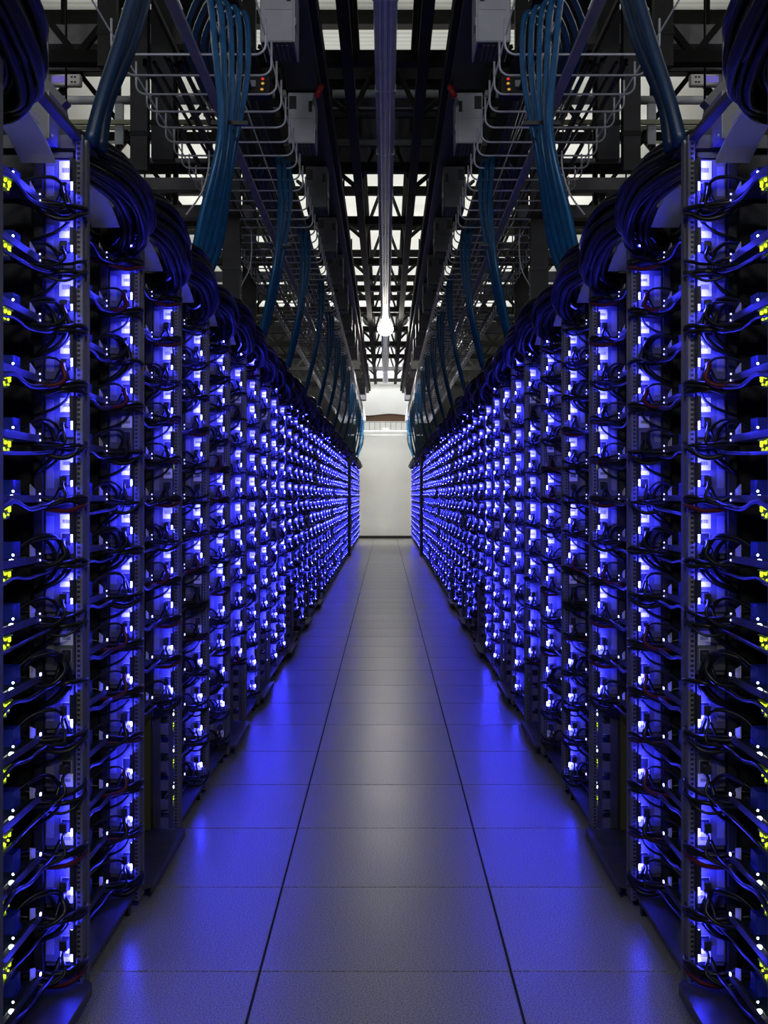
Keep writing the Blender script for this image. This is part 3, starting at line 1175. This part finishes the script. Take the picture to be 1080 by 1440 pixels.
# pipes, trays and struts crossing above the neighbouring aisles
cross = [(48, 27, 55, 335, 3.5, 'midgrey', 'box', 'wide dark grey duct'), (94, 10, 50, 245, 3.2, 'grey', 'pipe', 'mid grey pipe'), (141, 12, 100, 310, 3.0, 'palegrey', 'pipe', 'pale grey pipe'),
         (171, 6, 130, 335, 2.75, 'olive', 'box', 'upper pale olive rail'), (179, 5, 130, 335, 2.75, 'olive', 'box', 'lower pale olive rail'),
         (226, 7, 215, 345, 2.7, 'grey', 'pipe', 'slim grey pipe'), (258, 17, 222, 350, 2.45, 'midgrey', 'box', 'flat grey tray'), (297, 18, 235, 355, 2.40, 'midgrey', 'box', 'second flat grey tray'),
         (326, 8, 280, 395, 2.4, 'olive', 'pipe', 'olive pipe'), (346, 8, 290, 405, 2.3, 'grey', 'pipe', 'grey pipe'), (388, 13, 320, 395, 2.15, 'palegrey', 'box', 'pale flat tray'),
         (406, 13, 325, 402, 2.1, 'grey', 'box', 'grey flat tray'), (447, 9, 380, 425, 2.1, 'grey', 'pipe', 'short grey pipe'), (463, 10, 385, 430, 2.1, 'midgrey', 'box', 'small dark tray')]
for q, (py, th, x0, x1, H, mn, kd, what) in enumerate(cross):
    Yp = YH(py, H)
    r = th * Yp / F / 2
    xa, xb = (x0 - VX) * Yp / F, (x1 - VX) * Yp / F
    xa = max(-XW + .05, xa - .8)
    t = thing('crossing_' + ('duct' if 'duct' in what else 'pipe' if kd == 'pipe' else 'rail' if 'rail' in what else 'tray'),
              '%s crossing overhead behind the left wire basket' % what, 'pipe' if kd == 'pipe' else 'rail' if 'rail' in what else 'tray', (0, Yp, HC + H))
    if kd == 'pipe':
        obj('pipe_run', MB().tube([(xa, 0, 0), ((xa + xb) / 2, 0, 0), (xb, 0, 0)], r, mn, 10), t)
        obj('pipe_clamp', MB().box(xa + .5, xa + .54, -r * 1.2, r * 1.2, -r * 1.2, ZD - HC - H, 'truss'), t)
    else:
        obj('long_profile', MB().box(xa, xb, 0, r * 2.2, -r, r, mn), t)
        obj('end_cap', MB().box(xb, xb + .01, -.005, r * 2.2 + .005, -r - .004, r + .004, 'darksteel'), t)
        obj('hanger_rod', MB().tube([(xa + .6, r, r), (xa + .6, r, ZD - HC - H)], .008, 'truss', 5), t)
    mirror(t, '%s crossing overhead behind the right wire basket' % what)

for sx, sd in ((1, 'left'), (-1, 'right')):
    # white control panel with a purple display
    p = P(86, 112, 9.0)
    t = thing('control_panel', 'white wall controller with a purple display high on the %s' % sd, 'controller', (sx * p.x, p.y, p.z))
    t.scale.x = sx
    obj('panel_housing', MB().cbox(-.15, .15, 0, .06, -.045, .045, 'white', .008), t)
    obj('display', MB().box(-.07, .045, -.004, 0, -.022, .028, 'display'), t)
    for bx_, bz_ in ((.075, .02), (.10, .02), (.075, -.018), (.10, -.018)):
        obj('button', MB().box(bx_, bx_ + .014, -.005, 0, bz_ - .006, bz_ + .006, 'black'), t)
    obj('mount_arm', MB().box(-.02, .02, .06, .10, -.3, ZD - p.z, 'truss'), t)
    # white strut
    p = P(167, 176, 8.6)
    t = thing('channel_strut', 'short upright pale channel strut behind the %s olive rails' % sd, 'strut', (sx * p.x, p.y, p.z))
    t.scale.x = sx
    obj('channel_web', MB().box(-.03, .03, 0, .006, -.14, .16, 'palegrey'), t)
    obj('channel_flange', MB().box(-.03, -.024, .006, .04, -.14, .16, 'palegrey').box(.024, .03, .006, .04, -.14, .16, 'palegrey'), t)
    # white cord
    a, b_, c, d = P(294, 212, 6.4), P(293, 238, 6.4), P(283, 272, 6.3), P(262, 302, 6.2)
    t = tag(obj('white_cord', MB().tube(smooth_path([(sx * v_.x, v_.y, v_.z) for v_ in (a, b_, c, d)], 5), .005, 'white', 6)), 'thin white cord hanging behind the %s blue cables' % sd, 'cord')
    a, b_, c, d = P(352, 372, 8.4), P(348, 385, 8.4), P(340, 400, 8.3), P(334, 413, 8.2)
    t = tag(obj('white_cord', MB().tube(smooth_path([(sx * v_.x, v_.y, v_.z) for v_ in (P(353, 322, 8.4), P(354, 350, 8.4), a, b_, c, d)], 5), .005, 'white', 6)), 'second, farther white cord above the %s rack tops' % sd, 'cord')
    # slanted grey bracket above the first rack
    p0, p1 = P(22, 74, 3.4), P(92, 150, 3.4)
    t = thing('slanted_bracket', 'slanted grey steel bracket above the first %s rack' % sd, 'bracket', (sx * p0.x, p0.y, p0.z))
    t.scale.x = sx
    d = p1 - p0
    obj('bracket_arm', MB().bar((0, 0, 0), d, .05, .030, 'midgrey'), t)
    obj('bracket_plate', MB().prism([(.0, -.02), (.085, -.09), (.085, .06), (.05, .075)], .03, .04, 'y', 'grey'), t)
    obj('bracket_rod', MB().tube([(.03, .03, .05), (.03, .03, ZD - p0.z)], .008, 'truss', 6), t)
    obj('bracket_bolt', MB().sphere((.06, .028, .0), .007, 'zinc', 6, 4), t)

# black vertical feeders behind the baskets
for q, (px, py0, py1, Yd, w) in enumerate(((195, 70, 215, 6.8, .10), (228, 120, 200, 6.9, .13), (325, 330, 400, 8.0, .12), (350, 400, 480, 10.5, .12), (150, 0, 70, 7.5, .12))):
    a, b_ = P(px, py0, Yd), P(px, py1, Yd)
    for sx, sd in ((1, 'left'), (-1, 'right')):
        t = thing('vertical_feeder', 'black upright cable feeder, %s of those behind the %s basket' % (nth(q + 1), sd), 'feeder', (sx * a.x, Yd, 0), 'feeders behind the %s basket' % sd)
        obj('feeder_body', MB().box(-w / 2, w / 2, 0, .08, b_.z - .1, ZD - .002, 'black'), t)
        obj('feeder_strap', MB().box(-w / 2 - .005, w / 2 + .005, -.005, .085, b_.z + .1, b_.z + .13, 'rubber'), t)

# ---------------------------------------------------------------- far end: cross basket and pipe
YC = 29.4
zc = P(0, 606, YC).z
t = thing('cross_basket', 'small wire basket spanning the aisle in front of the white end wall', 'cable tray', (0, YC, zc))
wdt = 34 * YC / F
for x in range(-4, 5):
    obj('upright_wire', MB().tube([(x * .135, 0, 0), (x * .135, 0, .22)], .007, 'midgrey', 5), t)
obj('cross_rail', MB().box(-.66, .66, -.02, .02, -.012, .012, 'zinc'), t)
obj('cross_rail', MB().box(-.66, .66, -.02, .02, .21, .245, 'midgrey'), t)
for sx in (-1, 1):
    obj('end_bracket', MB().box(sx * .56, sx * .75, -.03, .03, -.03, .28, 'grey'), t)
tag(obj('conduit', MB().tube([(-.95, YC + .3, zc - .09), (0, YC + .3, zc - .09), (.95, YC + .3, zc - .09)], .022, 'palegrey', 10)), 'pale conduit just below the small cross basket at the end', 'pipe')
tag(obj('bright_plate', MB().box(-.07, .07, YC - .04, YC - .02, zc + .02, zc + .07, 'white')), 'small white plate hung in the middle of the cross basket', 'plate')
for q in range(2):
    for sx, sd in ((1, 'left'), (-1, 'right')):
        pts = [(sx * (-.72 + .04 * q), YC - .2 + .1 * q, zc + .16), (sx * (-.62 + .05 * q), YC - .2 + .1 * q, zc - .02), (sx * (-.62 + .05 * q), YC - .2 + .1 * q, zc - .3), (sx * (-.72 + .03 * q), YC - .2 + .1 * q, zc - .62)]
        tag(obj('drop_cable', MB().tube(smooth_path(pts, 5), .016, 'rubber', 7)), '%s black cable curving down beside the end wall on the %s' % ('outer' if q == 0 else 'inner', sd), 'cable')
# round discs by the lamp
for sx, sd in ((-1, 'left'), (1, 'right')):
    p = P(VX + sx * 23, 450, 21.0)
    t = thing('round_vent', 'round pale vent disc beside the glowing lamp on the %s' % sd, 'vent', tuple(p))
    obj('vent_disc', MB().tube([(0, 0, 0), (0, .05, 0)], .085, 'palegrey', 16), t)
    obj('vent_rim', MB().tube([(.10 * math.cos(j * math.pi / 8), -.01, .10 * math.sin(j * math.pi / 8)) for j in range(17)], .014, 'midgrey', 6), t)
    obj('vent_stem', MB().bar((0, .03, .1), (0, .03, .6), .02, .02, 'truss'), t)

print('trays', n_tray, 'hoops', nh, 'objects', len(bpy.data.objects), 'tris', sum(len(o.data.polygons) for o in bpy.data.objects if o.type == 'MESH'))
